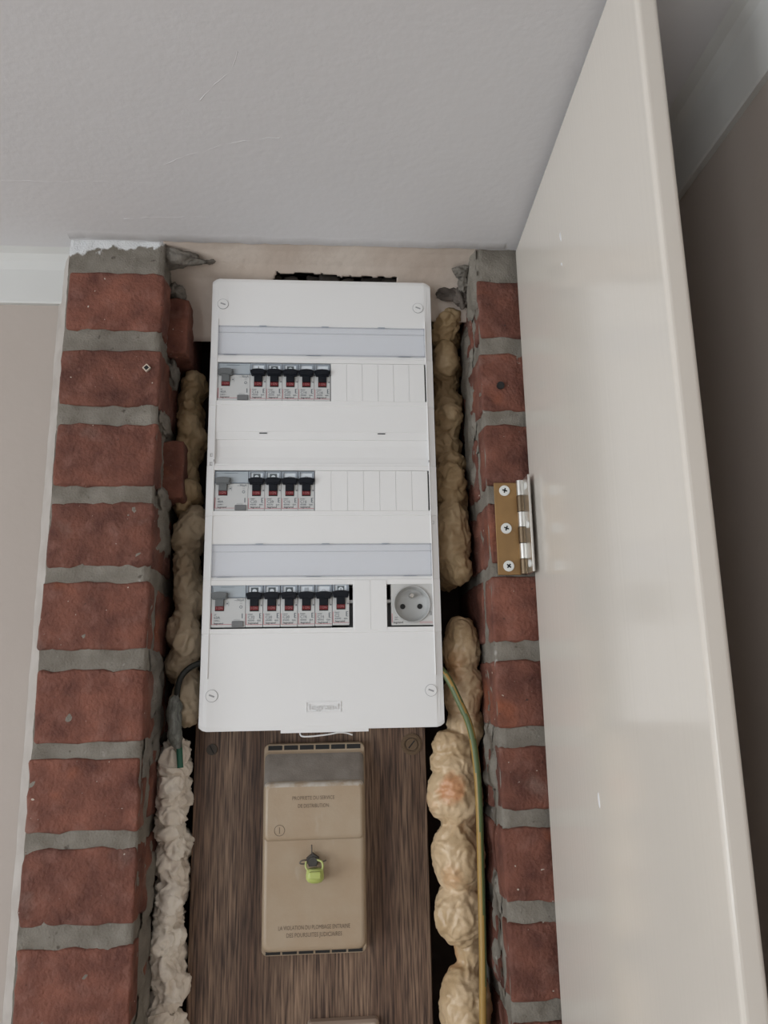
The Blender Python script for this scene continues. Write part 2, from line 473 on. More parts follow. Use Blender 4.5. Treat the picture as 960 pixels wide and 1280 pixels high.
boxes('floor', [(RX0 - T, RX1 + T, RY0 - T, 0.3, -0.1, 0.0)], 'floor_wood')
boxes('ceiling', [(RX0 - T, RX1 + T, RY0 - T, 0.0, H, H + 0.1), (RX0 - T, PLX, 0.0, 0.3, H, H + 0.1), (PRX, RX1 + T, 0.0, 0.3, H, H + 0.1),
                  (PLX, PLI, 0.0, 0.02, H, H + 0.05), (PRI, PRX, 0.0, 0.02, H, H + 0.05), (PLX, PRX, 0.0, 0.3, H + 0.08, H + 0.1)], 'ceiling_paint')
boxes('wall_front', [(RX0 - T, PLX, WY, 0.3, 0, H), (PRX, RX1 + T, WY, 0.3, 0, H)], 'taupe_paint')
boxes('wall_right', [(RX1, RX1 + T, RY0 - T, WY, 0, H)], 'taupe_paint')
# back wall with a window opening x -2.45..-1.15, z 0.75..2.1
boxes('wall_back', [(RX0 - T, -2.45, RY0 - T, RY0, 0, H), (-1.15, RX1, RY0 - T, RY0, 0, H),
                    (-2.45, -1.15, RY0 - T, RY0, 0, 0.75), (-2.45, -1.15, RY0 - T, RY0, 2.10, H)], 'taupe_paint')
boxes('wall_left', [(RX0 - T, RX0, RY0, -2.2, 0, H), (RX0 - T, RX0, -0.8, WY, 0, H),
                    (RX0 - T, RX0, -2.2, -0.8, 0, 0.75), (RX0 - T, RX0, -2.2, -0.8, 2.10, H)], 'taupe_paint')
def window(name, a0, a1, axis):
    bm = bmesh.new(); w = 0.05
    def b(u0, u1, z0, z1, d0=-0.09, d1=-0.03, mi=0):
        if axis == 'y': bx(bm, u0, u1, RY0 + d0, RY0 + d1, z0, z1, mi)
        else: bx(bm, RX0 + d0, RX0 + d1, u0, u1, z0, z1, mi)
    for z in ((0.75, 0.75 + w), (2.10 - w, 2.10)): b(a0, a1, *z)
    mid = (a0 + a1) / 2
    for u in ((a0, a0 + w), (a1 - w, a1), (mid - w / 2, mid + w / 2)): b(u[0], u[1], 0.75 + w, 2.10 - w)
    fr = struct(obj(name, bm, 'white_trim'))
    for u0, u1 in ((a0 + w, mid - w / 2), (mid + w / 2, a1 - w)):
        bm = bmesh.new(); b(u0, u1, 0.75 + w, 2.10 - w, -0.045, -0.041)
        obj('pane', bm, 'window_glass', fr)
window('window_1', -2.45, -1.15, 'y')
window('window_2', -2.2, -0.8, 'x')

# flat cornice bands
def cornice(name, pts_fn, prof):
    bm = bmesh.new()
    a = [bm.verts.new(pts_fn(0, d, z)) for d, z in prof]; b = [bm.verts.new(pts_fn(1, d, z)) for d, z in prof]
    bm.faces.new(a); bm.faces.new(b[::-1])
    for i in range(len(prof)): bm.faces.new((a[i], b[i], b[(i + 1) % len(prof)], a[(i + 1) % len(prof)]))
    return struct(obj(name, bm, 'white_trim'))
prof = [(0, -0.060), (0.005, -0.060), (0.006, -0.058), (0.0065, -0.02), (0.009, -0.010), (0.014, -0.004), (0.022, 0.0), (0, 0)]
cornice('trim_1', lambda s, d, z: ((RX0, PLX - 0.001)[s], WY - d, H + z), prof)
cornice('trim_2', lambda s, d, z: (RX1 - d, (RY0, WY)[s], H + z), prof)
cornice('trim_3', lambda s, d, z: ((PRX + 0.001, RX1 - 0.007)[s], WY - d, H + z), prof)

RIDGES = [[(-0.3101, -0.0979), (-0.2648, -0.0989), (-0.2111, -0.1015), (-0.1655, -0.1013)],
          [(-0.1481, -0.131), (-0.1119, -0.1498), (-0.0738, -0.1659), (-0.0375, -0.173)],
          [(-0.1018, -0.216), (-0.0861, -0.2348), (-0.0711, -0.2526), (-0.065, -0.2691)],
          [(-0.2074, -0.0389), (-0.1694, -0.0435), (-0.1359, -0.0465), (-0.1178, -0.0459)]]
# cracks bridged by paint on the ceiling, and its ragged edge above the niche
CE = bpy.data.objects['ceiling']
for pts in RIDGES:
    bm = bmesh.new()
    tube(bm, [Vector((p.x, p.y + .0025 * fbm((p.x, p.y, 0), 60), H + .00062 + .0003 * noise.noise(Vector((p.x * 90, p.y * 90, 0))))) for p in spline([(x, y, 0) for x, y in pts], 12)], .0008, n=8)
    obj('paint_ridge', bm, 'ceiling_paint', CE)
bm = bmesh.new(); n = 150; A_ = []; B_ = []; C_ = []
for i in range(n + 1):
    x = PLX + (0.205 - PLX) * i / n
    e = 0.0005 + 0.0030 * fbm((x, 7.0, 0), 45, 4) - (0.002 if x < -.19 else 0)
    A_.append(bm.verts.new((x, -.016 + .004 * noise.noise(Vector((x * 30, 0, 0))), H + .0002))); B_.append(bm.verts.new((x, e - .001, H - .0016))); C_.append(bm.verts.new((x, e + .0006, H + .0002)))
for i in range(n):
    bm.faces.new((A_[i], A_[i + 1], B_[i + 1], B_[i])); bm.faces.new((B_[i], B_[i + 1], C_[i + 1], C_[i]))
obj('paint_edge', bm, 'ceiling_paint', CE, smooth=True)

# niche back wall and head
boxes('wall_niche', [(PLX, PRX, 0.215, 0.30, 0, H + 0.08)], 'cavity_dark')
random.seed(4)
def soffit():
    bm = bmesh.new(); nx, ny = 170, 64
    V = {}
    for i in range(nx + 1):
        for j in range(ny + 1):
            x = PLI - 0.004 + (PRI - PLI + 0.008) * i / nx
            s = j / ny
            # flush with the ceiling in front, then curving down into the back wall
            pr = ((0, .0005, 0), (.16, .012, -.0028), (.36, .030, -.0095), (.55, .047, -.0195), (.68, .060, -.034), (.80, .070, -.058), (.90, .076, -.105), (1.0, .082, -.18))
            for (s0, ya, za), (s1, yb, zb) in zip(pr, pr[1:]):
                if s <= s1 + 1e-9:
                    t = (s - s0) / (s1 - s0); y = ya + (yb - ya) * t; z = za + (zb - za) * t; break
            z += 0.0012 * fbm((x, y, 1.3), 22)
            V[i, j] = bm.verts.new((x, y, H + z + 0.0004))
    for i in range(nx):
        for j in range(ny):
            c = (V[i, j].co + V[i + 1, j + 1].co) / 2
            edge = 0.0405 + 0.0035 * fbm((c.x, 2.0, 0), 60) + 0.03 * max(0, (-0.052 - c.x) / 0.02) - 0.002 * (c.x < 0.0)
            if c.z < H - (.088 if c.x < 0.1 else .056) + .006 * noise.noise(Vector((c.x * 25, 9.0, 0))): continue
            if -0.068 < c.x < 0.088 and c.y > edge: continue
            bm.faces.new((V[i, j], V[i + 1, j], V[i + 1, j + 1], V[i, j + 1]))
    geom = bmesh.ops.extrude_face_region(bm, geom=bm.faces[:])
    for v in [g for g in geom['geom'] if isinstance(g, bmesh.types.BMVert)]: v.co.y += 0.004; v.co.z += 0.006
    o = obj('ceiling_niche', bm, 'soffit_plaster', smooth=True); return struct(o)
sof = soffit()
# broken masonry seen through the hole in the niche head
for k in range(7):
    x = -0.055 + 0.022 * k + random.uniform(-.005, .005); r = random.uniform(.006, .011)
    bm = rough_box(x - r * 1.3, x + r * 1.3, 0.056 + random.uniform(0, .01), 0.080, H - 0.016, H - 0.016 + r * 1.4, r=0.003, amp=0.004, seed=40 + k, step=0.006)
    obj('stone', bm, 'rubble', sof, smooth=True)

# ---------------------------------------------------------------- brick piers
LEFT = [(.485, .4177), (.3949, .3323), (.3122, .2463), (.2287, .1633), (.1473, .0815), (.0617, -.0055), (-.020, -.0856), (-.0995, -.1654), (-.1833, -.2500)]
RIGHT = [(.4839, .4159), (.3969, .3309), (.3145, .2468), (.2286, .163), (.1505, .0837), (.0646, .0), (-.0189, -.0776), (-.0943, -.1609), (-.1782, -.245)]
def extend(c):
    c = list(c)
    while c[-1][1] - 0.0845 > -Z0 + 0.02:
        c.append((c[-1][0] - 0.0845, c[-1][1] - 0.0845))
    return c
YD = 0.21
def pier(name, xo, xi, courses, side):
    """xo outer face, xi face towards the niche; side = +1 when the niche lies at larger x"""
    bm = bmesh.new()
    # visible mortar: fine sheet on the front and on the niche side, plain core behind and below
    zlo, zhi, st = -0.34, CEIL, 0.0032
    a, b = (xo, xi)
    rec = 0.0028
    path = []
    n1 = int(abs(b - a) / st); n2 = int(YD / 0.0045)
    for i in range(n1 + 1): path.append((a + (b - a) * i / n1, rec, 0))
    for j in range(1, n2 + 1): path.append((b - side * rec, rec + (YD - rec) * j / n2, 1))
    nz = int((zhi - zlo) / st)
    G = []
    for k in range(nz + 1):
        z = zlo + (zhi - zlo) * k / nz; row = []
        for i, (x, y, w) in enumerate(path):
            d = 0.0020 * fbm((x * 1.0 + (5 if side > 0 else 0), y, z), 38) + 0.0011 * noise.noise(Vector((x, y, z)) * 260)
            nxv = 1.0 if w else 0.0
            if abs(i - n1) <= 1: q = Vector((x + side * (-0.0012), y + 0.0012, z))
            else: q = Vector((x + (side * d if w else 0), y - (0 if w else d), z))
            row.append(bm.verts.new((q.x, q.y, q.z + Z0)))
        G.append(row)
    for k in range(nz):
        for i in range(len(path) - 1):
            f = bm.faces.new((G[k][i], G[k][i + 1], G[k + 1][i + 1], G[k + 1][i])); f.smooth = True
    c = 0.006
    x0, x1 = sorted((xo, xi - side * c))
    bx(bm, x0 + (0 if side > 0 else 0), x1, c, YD, 0, H + 0.08)
    me_o = struct(obj(name, bm, 'mortar_painted' if side > 0 else 'mortar'))
    rnd = random.Random(side + 10)
    for k, (zt, zb) in enumerate(extend(courses)):
        vis = k < 10
        split = (k % 2 == 0)           # odd courses show a vertical joint in the reveal
        zt += Z0; zb += Z0
        jx = lambda s=0.002: rnd.uniform(-s, s)
        fy0 = jx(.0008)
        d1 = 0.030 + jx(.004) if split else 0.105
        if k == 0 and side > 0: d1 = 0.034
        j2 = d1 + 0.016
        o1, i1 = xo + jx(.002), xi + side * (-abs(jx(.002)))
        xx = sorted((o1, i1))
        args = dict(r=0.0032, amp=0.0019, seed=k * 7 + (100 if side > 0 else 0), step=0.009 if vis else 0.06)
        obj('brick', rough_box(xx[0], xx[1], fy0, d1, zb, zt, **args), 'brick', me_o, smooth=True)
        # the piece behind the joint
        dz = jx(.004); pro = side * (abs(jx(.002)))
        if side > 0 and k == 0: y0, y1, pro, dz = 0.040, 0.145, 0.0195, -0.0075
        elif side > 0 and k == 2: y0, y1, pro, dz = 0.050, 0.160, 0.0180, -0.001
        else: y0, y1 = j2, YD - .012
        i2 = xi + (pro if (side > 0 and k in (0, 2)) else -side * 0.0005 - 0.0)
        xx = sorted((xo + side * 0.02, i2))
        obj('brick', rough_box(xx[0], xx[1], y0, y1, zb + dz, zt + dz, **args), 'brick', me_o, smooth=True)
    return me_o
pl = pier('wall_pier_left', PLX, PLI, LEFT, +1)
pr_ = pier('wall_pier_right', PRX, PRI, RIGHT, -1)

def lump(parent, c, s, m='mortar', seed=0, amp=0.35, name='mortar_lump', sub=4, taper=0.0, tilt=0.0):
    """a rough dab of mortar; taper narrows it towards +x, tilt leans it in the x-z plane"""
    bm = bmesh.new(); bmesh.ops.create_icosphere(bm, subdivisions=sub, radius=1)
    ca, sa = cos(tilt), sin(tilt)
    for v in bm.verts:
        p = v.co.copy(); off = Vector((seed, seed * 2, 0))
        d = 1 + amp * fbm(p + off, 1.6, 4) + 0.10 * noise.noise((p + off) * 9)
        p = Vector((p.x * s[0] * d, p.y * s[1] * d * (1 - taper * (p.x + 1) / 2), p.z * s[2] * d * (1 - taper * (p.x + 1) / 2)))
        v.co = Vector((c[0] + p.x * ca - p.z * sa, c[1] + p.y, c[2] + Z0 + p.x * sa + p.z * ca))
    return obj(name, bm, m, parent, smooth=True)
lump(pl, (-.163, .018, .5150), (.032, .020, .0150), 'mortar_dark', seed=2, taper=.72, tilt=-.08)
lump(pl, (-.128, .033, .5180), (.010, .008, .0035), 'mortar_dark', seed=9)
lump(pl, (-.168, .050, .488), (.010, .014, .010), 'mortar_dark', seed=5)
lump(pl, (-.1700, .060, .392), (.007, .016, .016), 'mortar_dark', seed=6)
lump(pl, (-.1725, .040, .326), (.005, .03, .012), seed=8)
lump(pl, (-.1720, .045, .240), (.006, .03, .012), seed=18)
def smear(parent, x, side, y0, y1, z0, z1, seed, m='mortar', h=.0032, fill=0.25):
    """thin ragged coat of mortar trowelled on the reveal of a pier"""
    bm = bmesh.new(); st = .0028; ny, nz = int((y1 - y0) / st), int((z1 - z0) / st); V = {}
    for a in range(ny + 1):
        for b in range(nz + 1):
            u, w = a / ny, b / nz; y = y0 + (y1 - y0) * u; z = z0 + (z1 - z0) * w
            k = min(u, 1 - u) * 2.6; q = min(w, 1 - w) * 6
            t = min(1, k, q) + fill - .75 + 0.75 * fbm((seed, y, z), 34, 4)
            hh = -0.0015 + (h + .0015) * max(0, min(1, t * 2.2)) + .0005 * noise.noise(Vector((y, z, seed)) * 300)
            V[a, b] = (bm.verts.new((x + side * hh, y, z + Z0)), t)
    for a in range(ny):
        for b in range(nz):
            q = [V[a, b], V[a + 1, b], V[a + 1, b + 1], V[a, b + 1]]
            if max(t for _, t in q) > 0:
                bm.faces.new([v for v, _ in q]).smooth = True
    return obj('mortar_smear', bm, m, parent)
smear(pr_, PRI, -1, .002, .062, .455, .530, 3.0, fill=.45)
smear(pr_, PRI, -1, .036, .125, .245, .490, 5.0, fill=.22)
smear(pr_, PRI, -1, .004, .09, -.070, .010, 6.0, fill=.16)
smear(pr_, PRI, -1, .010, .10, -.26, -.13, 7.0, fill=-.08)
smear(pl, PLI, 1, .006, .10, .18, .26, 8.0, fill=.2)
smear(pl, PLI, 1, .004, .10, -.04, .09, 9.0, 'mortar_dark', fill=.2)
smear(pl, PLI, 1, .010, .10, -.32, -.10, 10.0, fill=.05)
lump(pr_, (.164, .030, .512), (.012, .010, .006), 'mortar_dark', seed=13)
lump(pr_, (.1500, .0530, .4985), (.0150, .0035, .0100), 'rubble', seed=31, amp=.5, tilt=-.25)  # dark-coloured lumps paint in the shaded hole broken in the plaster
lump(pr_, (.1640, .0520, .4900), (.0090, .0060, .0140), 'rubble', seed=33, amp=.5, tilt=.5)  # second dark lump of the painted-in hole
lump(pr_, (.1660, .0400, .5020), (.0070, .0080, .0110), 'mortar_dark', seed=37, amp=.5)
# caulk fillet in the corner between the plastered wall and the left pier
bm = bmesh.new(); n = 200; P0 = []; P1 = []
for i in range(n + 1):
    z = Z0 - .34 + (CEIL + .335) * i / n
    w_ = .0207 + .0008 * fbm((1.0, z, 0), 30, 3)
    P0.append(bm.verts.new((PLX - w_, WY - .0003, z))); P1.append(bm.verts.new((PLX + .0005, .016, z)))
for i in range(n): bm.faces.new((P0[i], P0[i + 1], P1[i + 1], P1[i]))
obj('caulk', bm, 'wall_caulk', pl, smooth=True)
# wall plugs / drill holes in the bricks
def plug(parent, x, z, ringed):
    bm = bmesh.new()
    if ringed:
        ring(bm, x, z + Z0, .0030, .0044, -.0022, .004, n=4, mi=0)
    disc(bm, x, z + Z0, .0031 if ringed else .0042, -.0016, .006, n=14, mi=1)
    obj('wall_plug' if ringed else 'drill_hole', bm, ['plug_cream', 'slit_black'], parent)
plug(pl, -.1853, .3745, True)
plug(pr_, .1935, .3595, False)

# ---------------------------------------------------------------- door
def door():
    hx, hy = 0.2166, -0.007
    nx, ny = 0.2010, -0.3875
    L = math.hypot(nx - hx, ny - hy)
    t = 0.0145
    bm = bmesh.new()
    bx(bm, 0, t, -L, 0, 0.02, H - 0.0065, bevel=0.0032, seg=4)
    o = obj('door_1', bm, 'door_paint')
    o.location = (hx, hy, 0)
    o.rotation_euler = (0, 0, math.atan2(-(nx - hx), (ny - hy) * -1) * -1 + 0)
    return struct(o)
dr = door()
ang = math.atan2(0.2166 - 0.2010, 0.3875 - 0.007)
dr.rotation_euler = (0, 0, -ang)

# dried runs of paint on the door face
for yy, zz, ln in ((-.1790, .4245, .010), (-.1705, -.0458, .012), (-.1765, .3995, .004)):
    bm = bmesh.new(); bmesh.ops.create_icosphere(bm, subdivisions=2, radius=1)
    for v in bm.verts: v.co = Vector((v.co.x * .0009, v.co.y * .0011 + .0006 * sin(v.co.z * 2), v.co.z * ln / 2))
    obj('paint_run', bm, 'ceiling_paint', dr, (0, yy, Z0 + zz), smooth=True)
# ---------------------------------------------------------------- hinge
hg = thing('butt_hinge', 'brass butt hinge with three silver screws, fixed to the brick pier and the cream door', 'hinge', (0.2, -0.004, Z0 + 0.20))
ho = Vector((0.2, -0.004, Z0 + 0.20))
def hbox(name, x0, x1, y0, y1, z0, z1, m, par=hg, bevel=0.0004):
    bm = bmesh.new(); bx(bm, x0 - ho.x, x1 - ho.x, y0 - ho.y, y1 - ho.y, z0 + Z0 - ho.z, z1 + Z0 - ho.z, bevel=bevel, seg=1)
    return obj(name, bm, m, par)
lf = hbox('wall_leaf', .1795, .2035, -.0055, -.0030, .151, .2485, 'brass')
hbox('door_leaf', .2085, .2108, -.033, -.006, .1505, .2505, 'chrome')
zs = [.2500, .2335, .2162, .2000, .1830, .1668, .1510]
for k in range(6):
    bm = bmesh.new()
    tube(bm, [(.2062 - ho.x, -.0085 - ho.y, zs[k] - .0003 + Z0 - ho.z), (.2062 - ho.x, -.0085 - ho.y, zs[k + 1] + .0003 + Z0 - ho.z)], .0040 if k % 2 == 0 else .0043, n=20)
    obj('knuckle', bm, 'chrome' if k % 2 == 0 else 'knuckle_brass', hg)
for x, z, a in ((.1902, .2397, 15), (.1900, .1994, 20), (.1905, .1599, 40)):
    bm = bmesh.new(); disc(bm, 0, 0, .0056, -.0010, .0004, n=24); disc(bm, 0, 0, .0050, -.0016, -.0009, n=24)
    s = obj('screw', bm, 'zinc', hg, (x - ho.x, -.0058 - ho.y, z + Z0 - ho.z))
    bm = bmesh.new(); bx(bm, -.0026, .0026, -.0019, -.0014, -.0007, .0007); bx(bm, -.0007, .0007, -.0019, -.0014, -.0026, .0026)
    c = obj('cross_slot', bm, 'slit_black', s); c.rotation_euler = (0, radians(a), 0)
for z in (.2405, .2000, .1600):
    bm = bmesh.new(); tube(bm, [(0, 0, 0), (-.0012, 0, 0)], .0038, n=16)
    obj('screw', bm, 'zinc', hg, (.2085 - ho.x, -.0235 - ho.y, z + Z0 - ho.z))

# ---------------------------------------------------------------- consumer unit (enclosure)
PF = 0.035
unit = thing('consumer_unit', 'tall white plastic consumer unit with three rows of switches, fixed in the brick niche', 'electrical panel', (0, PF, Z0))
mm = 0.001
ROWS = (375, 250, 125)
def cover():
    xs = sorted({-125, -124, -121, -117, -116.2, 31.7, 67.5, 116.5, 117.3, 121, 124, 125})
    zs_ = {0, 1, 4, 52, 450, 496, 499, 500}
    for c in ROWS: zs_ |= {c - 22.6, c + 22.6, c - 28.0, c - 27.4, c + 27.6, c + 28.2, c + 30.2, c + 66.8}
    zs_ = sorted(zs_)
    def hole(x0, x1, z0, z1):
        for c in ROWS:
            if z0 >= c - 22.7 and z1 <= c + 22.7 and x0 > -117 + .1 and x1 < 117:
                if c == 125 and x0 >= 31.6 and x1 <= 67.6: return False
                return True
            if z0 >= c + 30 and z1 <= c + 67 and x0 > -117.5 and x1 < 117.5: return True
        return False
    def dep(x, z):
        d = 0.0
        for c in ROWS:
            if c - 27.5 <= z <= c + 28.0: d = -0.7
        if z < 52 or z > 450:
            d = 0.0
        ax = abs(x)
        if ax > 117.2: d += (ax - 117.2) / 7.8 * (2.6 if 52 <= z <= 450 else 1.2)
        e = min(z, 500 - z)
        if e < 4: d += (4 - e) ** 1.5 * 0.12
        return d
    bm = bmesh.new(); V = {}
    R_ = 7.0
    def P(x, z):
        # soften the four corners
        ax = abs(x); e = min(z, 500 - z)
        zz = z
        if ax > 117 and e < 5:
            drop = ((ax - 117) / 8) ** 2 * 4.0
            zz = z + drop if z < 250 else z - drop
        return zz
    def v(x, z):
        if (x, z) not in V: V[x, z] = bm.verts.new((x * mm, dep(x, z) * mm, P(x, z) * mm))
        return V[x, z]
    for i in range(len(xs) - 1):
        for j in range(len(zs_) - 1):
            if not hole(xs[i], xs[i + 1], zs_[j], zs_[j + 1]):
                bm.faces.new((v(xs[i], zs_[j]), v(xs[i + 1], zs_[j]), v(xs[i + 1], zs_[j + 1]), v(xs[i], zs_[j + 1])))
    r = bmesh.ops.extrude_edge_only(bm, edges=[e for e in bm.edges if e.is_boundary])
    for g in r['geom']:
        if isinstance(g, bmesh.types.BMVert):
            x, z = g.co.x / mm, g.co.z / mm
            outer = abs(x) > 124.5 or z < 6 or z > 494
            g.co.y = 0.058 if outer else 0.006
    o = obj('cover', bm, 'panel_white', unit)
    return o
cv = cover()
# raised side ribs
for s in (-1, 1):
    bm = bmesh.new(); bx(bm, s * .1172 - .0006, s * .1172 + .0006, -.0011, .001, .052, .450, bevel=.0004, seg=1)
    obj('side_rib', bm, 'panel_white', unit)
box('back_box', -.119, .119, .044, .0645, .004, .496, 'panel_grey', unit)
bm = bmesh.new()
for c in ROWS: bx(bm, -.1164, .1166, .034, .036, (c - 23) * mm, (c + 23) * mm)
obj('chassis', bm, 'slit_black', unit)
# label recess floors
for c, flap in zip(ROWS, (True, False, True)):
    bm = bmesh.new()
    prof_ = [(66.8, 0.6), (58, 1.0), (57.5, 2.2), (50, 3.0), (38, 2.8), (30.2, 1.6)] if not flap else [(66.8, .6), (58.5, .9), (58.0, 1.7), (48, 2.0), (38, 1.7), (30.2, .8)]
    a = [bm.verts.new((-.1172, y * mm, (c + z) * mm)) for z, y in prof_]; b = [bm.verts.new((.1174, y * mm, (c + z) * mm)) for z, y in prof_]
    for i in range(len(prof_) - 1): bm.faces.new((a[i], b[i], b[i + 1], a[i + 1]))
    obj('label_recess', bm, 'panel_white', unit)
    if flap:
        bm = bmesh.new(); z0, z1 = (c + 31.0) * mm, (c + 66.2) * mm
        bx(bm, -.1164, .1164, -.0012, -.0002, z0, z1, bevel=.0004, seg=1)
        for a_, b_ in ((z1 - .0014, z1), (z0, z0 + .0014), (z1 - .0085, z1 - .0080)): bx(bm, -.1164, .1164, -.0018, -.0010, a_, b_)
        for a_, b_ in ((-.1164, -.1152), (.1152, .1164)): bx(bm, a_, b_, -.0018, -.0010, z0, z1)
        fl = obj('label_flap', bm, 'clear_flap', unit)
        fl['label'] = 'clear bluish plastic label flap'
        for x, w in ((-.103, .014), (-.010, .016), (.093, .014)):
            box('catch_slit', x - w / 2 - .0, x + w / 2, -.0020, -.0010, z0 - .0001, z0 + .0004, 'holder_dark', fl)
        for x in (-.067, .003, .067): box('catch', x - .004, x + .004, -.0021, -.0010, z1 - .0006, z1 + .0004, 'holder_bluegrey', fl)
    else:
        for x in (-.065, .065): box('catch_slit', x - .0042, x + .0042, -.0003, .0006, (c + 64.6) * mm, (c + 65.5) * mm, 'slit_black', unit)
        for x in (-.1172, .1170): box('catch_slit', x - .0005, x + .0005, -.0013, -.0002, (c + 32) * mm, (c + 34.5) * mm, 'print_grey', unit)
# blanking modules
for c, x0, n in ((375, 9.3, 6), (250, -8.4, 7)):
    w = (115.0 - x0) / n
    for k in range(n):
        box('blanking_plate', (x0 + k * w + .10) * mm, (x0 + (k + 1) * w - .10) * mm, -.0004, .0030, (c - 22.4) * mm, (c + 22.4) * mm, 'panel_white', unit, bevel=.0002)
    box('blanking_backing', x0 * mm, .1150, .0005, .0040, (c - 22.5) * mm, (c + 22.5) * mm, 'panel_white', unit)
for k in range(2):
    box('blanking_plate', (33.0 + k * 17.2 + .1) * mm, (33.0 + (k + 1) * 17.2 - .1) * mm, -.0013, .0, (125 - 25.5) * mm, (125 + 26.8) * mm, 'panel_white', unit, bevel=.0002)
for c in (375, 250): box('end_slit_shade', .1151, .1164, -.0002, .0060, (c - 20.5) * mm, (c + 19) * mm, 'slit_black', unit)  # solid black strip, paints in the shade inside the open slit
# cover screws
for x, z in ((-112.4, 468.0), (109.8, 467.3), (-112.4, 35.2), (111.8, 36.8)):
    bm = bmesh.new(); disc(bm, 0, 0, .0058, -.0006, .002, n=32)
    s = obj('cover_screw', bm, 'panel_white', unit, (x * mm, -.0002, z * mm))
    bm = bmesh.new(); ring(bm, 0, 0, .0058, .0062, -.0004, .002, n=36)
    obj('ring_gap', bm, 'print_grey', s)
    bm = bmesh.new(); bx(bm, -.0029, .0029, -.0008, -.0004, -.0008, .0008)
    c = obj('slot', bm, 'print_grey', s); c.rotation_euler = (0, radians(20), 0)
# moulded maker's name in its frame
bm = bmesh.new()
for q in ((-17.2, 18.4, 27.0, 27.7), (-17.2, 18.4, 17.1, 17.8), (-17.2, -16.5, 17.8, 27.0), (17.7, 18.4, 17.8, 27.0)):
    bx(bm, q[0] * mm, q[1] * mm, -.0007, .0005, q[2] * mm, q[3] * mm)
obj('logo_frame', bm, 'panel_white', unit)
text('legrand', .0006, -.0006, .0195, .0088, 'panel_white', unit, 'CENTER', width=.030, depth=.0004)
# mould marks at the sides
for x, z in ((118.7, 224.5), (119.2, 214.6), (-120.2, 290.0), (-120.5, 280.1)):
    bm = bmesh.new()
    for q in ((-1.3, -1.0, -1.8, 1.8), (1.0, 1.3, -1.8, 1.8), (-1.3, 1.3, 1.5, 1.8), (-1.3, 1.3, -1.8, -1.5)):
        bx(bm, q[0] * mm, q[1] * mm, -.0003, .0006, q[2] * mm, q[3] * mm)
    obj('mould_mark', bm, 'panel_grey', unit, (x * mm, .0006, z * mm))
# cable entry strip under the unit with a loose white tie
box('entry_strip', -.0428, .0466, .002, .05, -.0030, .004, 'panel_white', unit, bevel=.0004)
bm = bmesh.new()
tube(bm, spline([(-.0235, .006, -.0025), (-.0215, .003, -.0062), (-.012, .001, -.0066), (.006, .001, -.0050), (.016, .002, -.0035), (.024, .003, -.0042), (.030, .004, -.0062)]), .0008, n=8)
obj('loose_tie', bm, 'white_tie', unit)

# ---------------------------------------------------------------- switchgear
FY = PF + 0.0006      # front plane of the modules
def t_toggle(w, zt, zb, sw, sb, depth, round_=0.002):
    bm = bmesh.new(); h = w / 2; n = 6
    top = [(h * (1 - 2 * i / n), zt + .0012 * (1 - (1 - 2 * i / n) ** 2) - .0006) for i in range(n + 1)]
    pts = top + [(-h - 0.0, zt - .0022), (-h + .0014, zb), (h - .0014, zb), (h + 0.0, zt - .0022)]
    prism(bm, pts, -depth, -.0005)
    es = [e for e in bm.edges if all(abs(v.co.y + depth) < 1e-6 for v in e.verts)]
    bmesh.ops.bevel(bm, geom=es, offset=.0012, segments=2, affect='EDGES')
    bx(bm, -sw / 2, sw / 2, -depth * .62, -.0004, sb, zb + .001, bevel=.0005, seg=1)
    return bm

SHARED = {}
def shared(key, make, m):
    if key not in SHARED:
        bm = make(); bmesh.ops.recalc_face_normals(bm, faces=bm.faces[:])
        me = bpy.data.meshes.new(key); bm.to_mesh(me); bm.free()
        for k in (m if isinstance(m, list) else [m]): me.materials.append(MAT[k])
        SHARED[key] = me
    return SHARED[key]
def B(*boxes_):
    def f():
        bm = bmesh.new()
        for b in boxes_: bx(bm, *[c * mm for c in b[:6]], bevel=(b[6] if len(b) > 6 else 0), seg=1)
        return bm
    return f

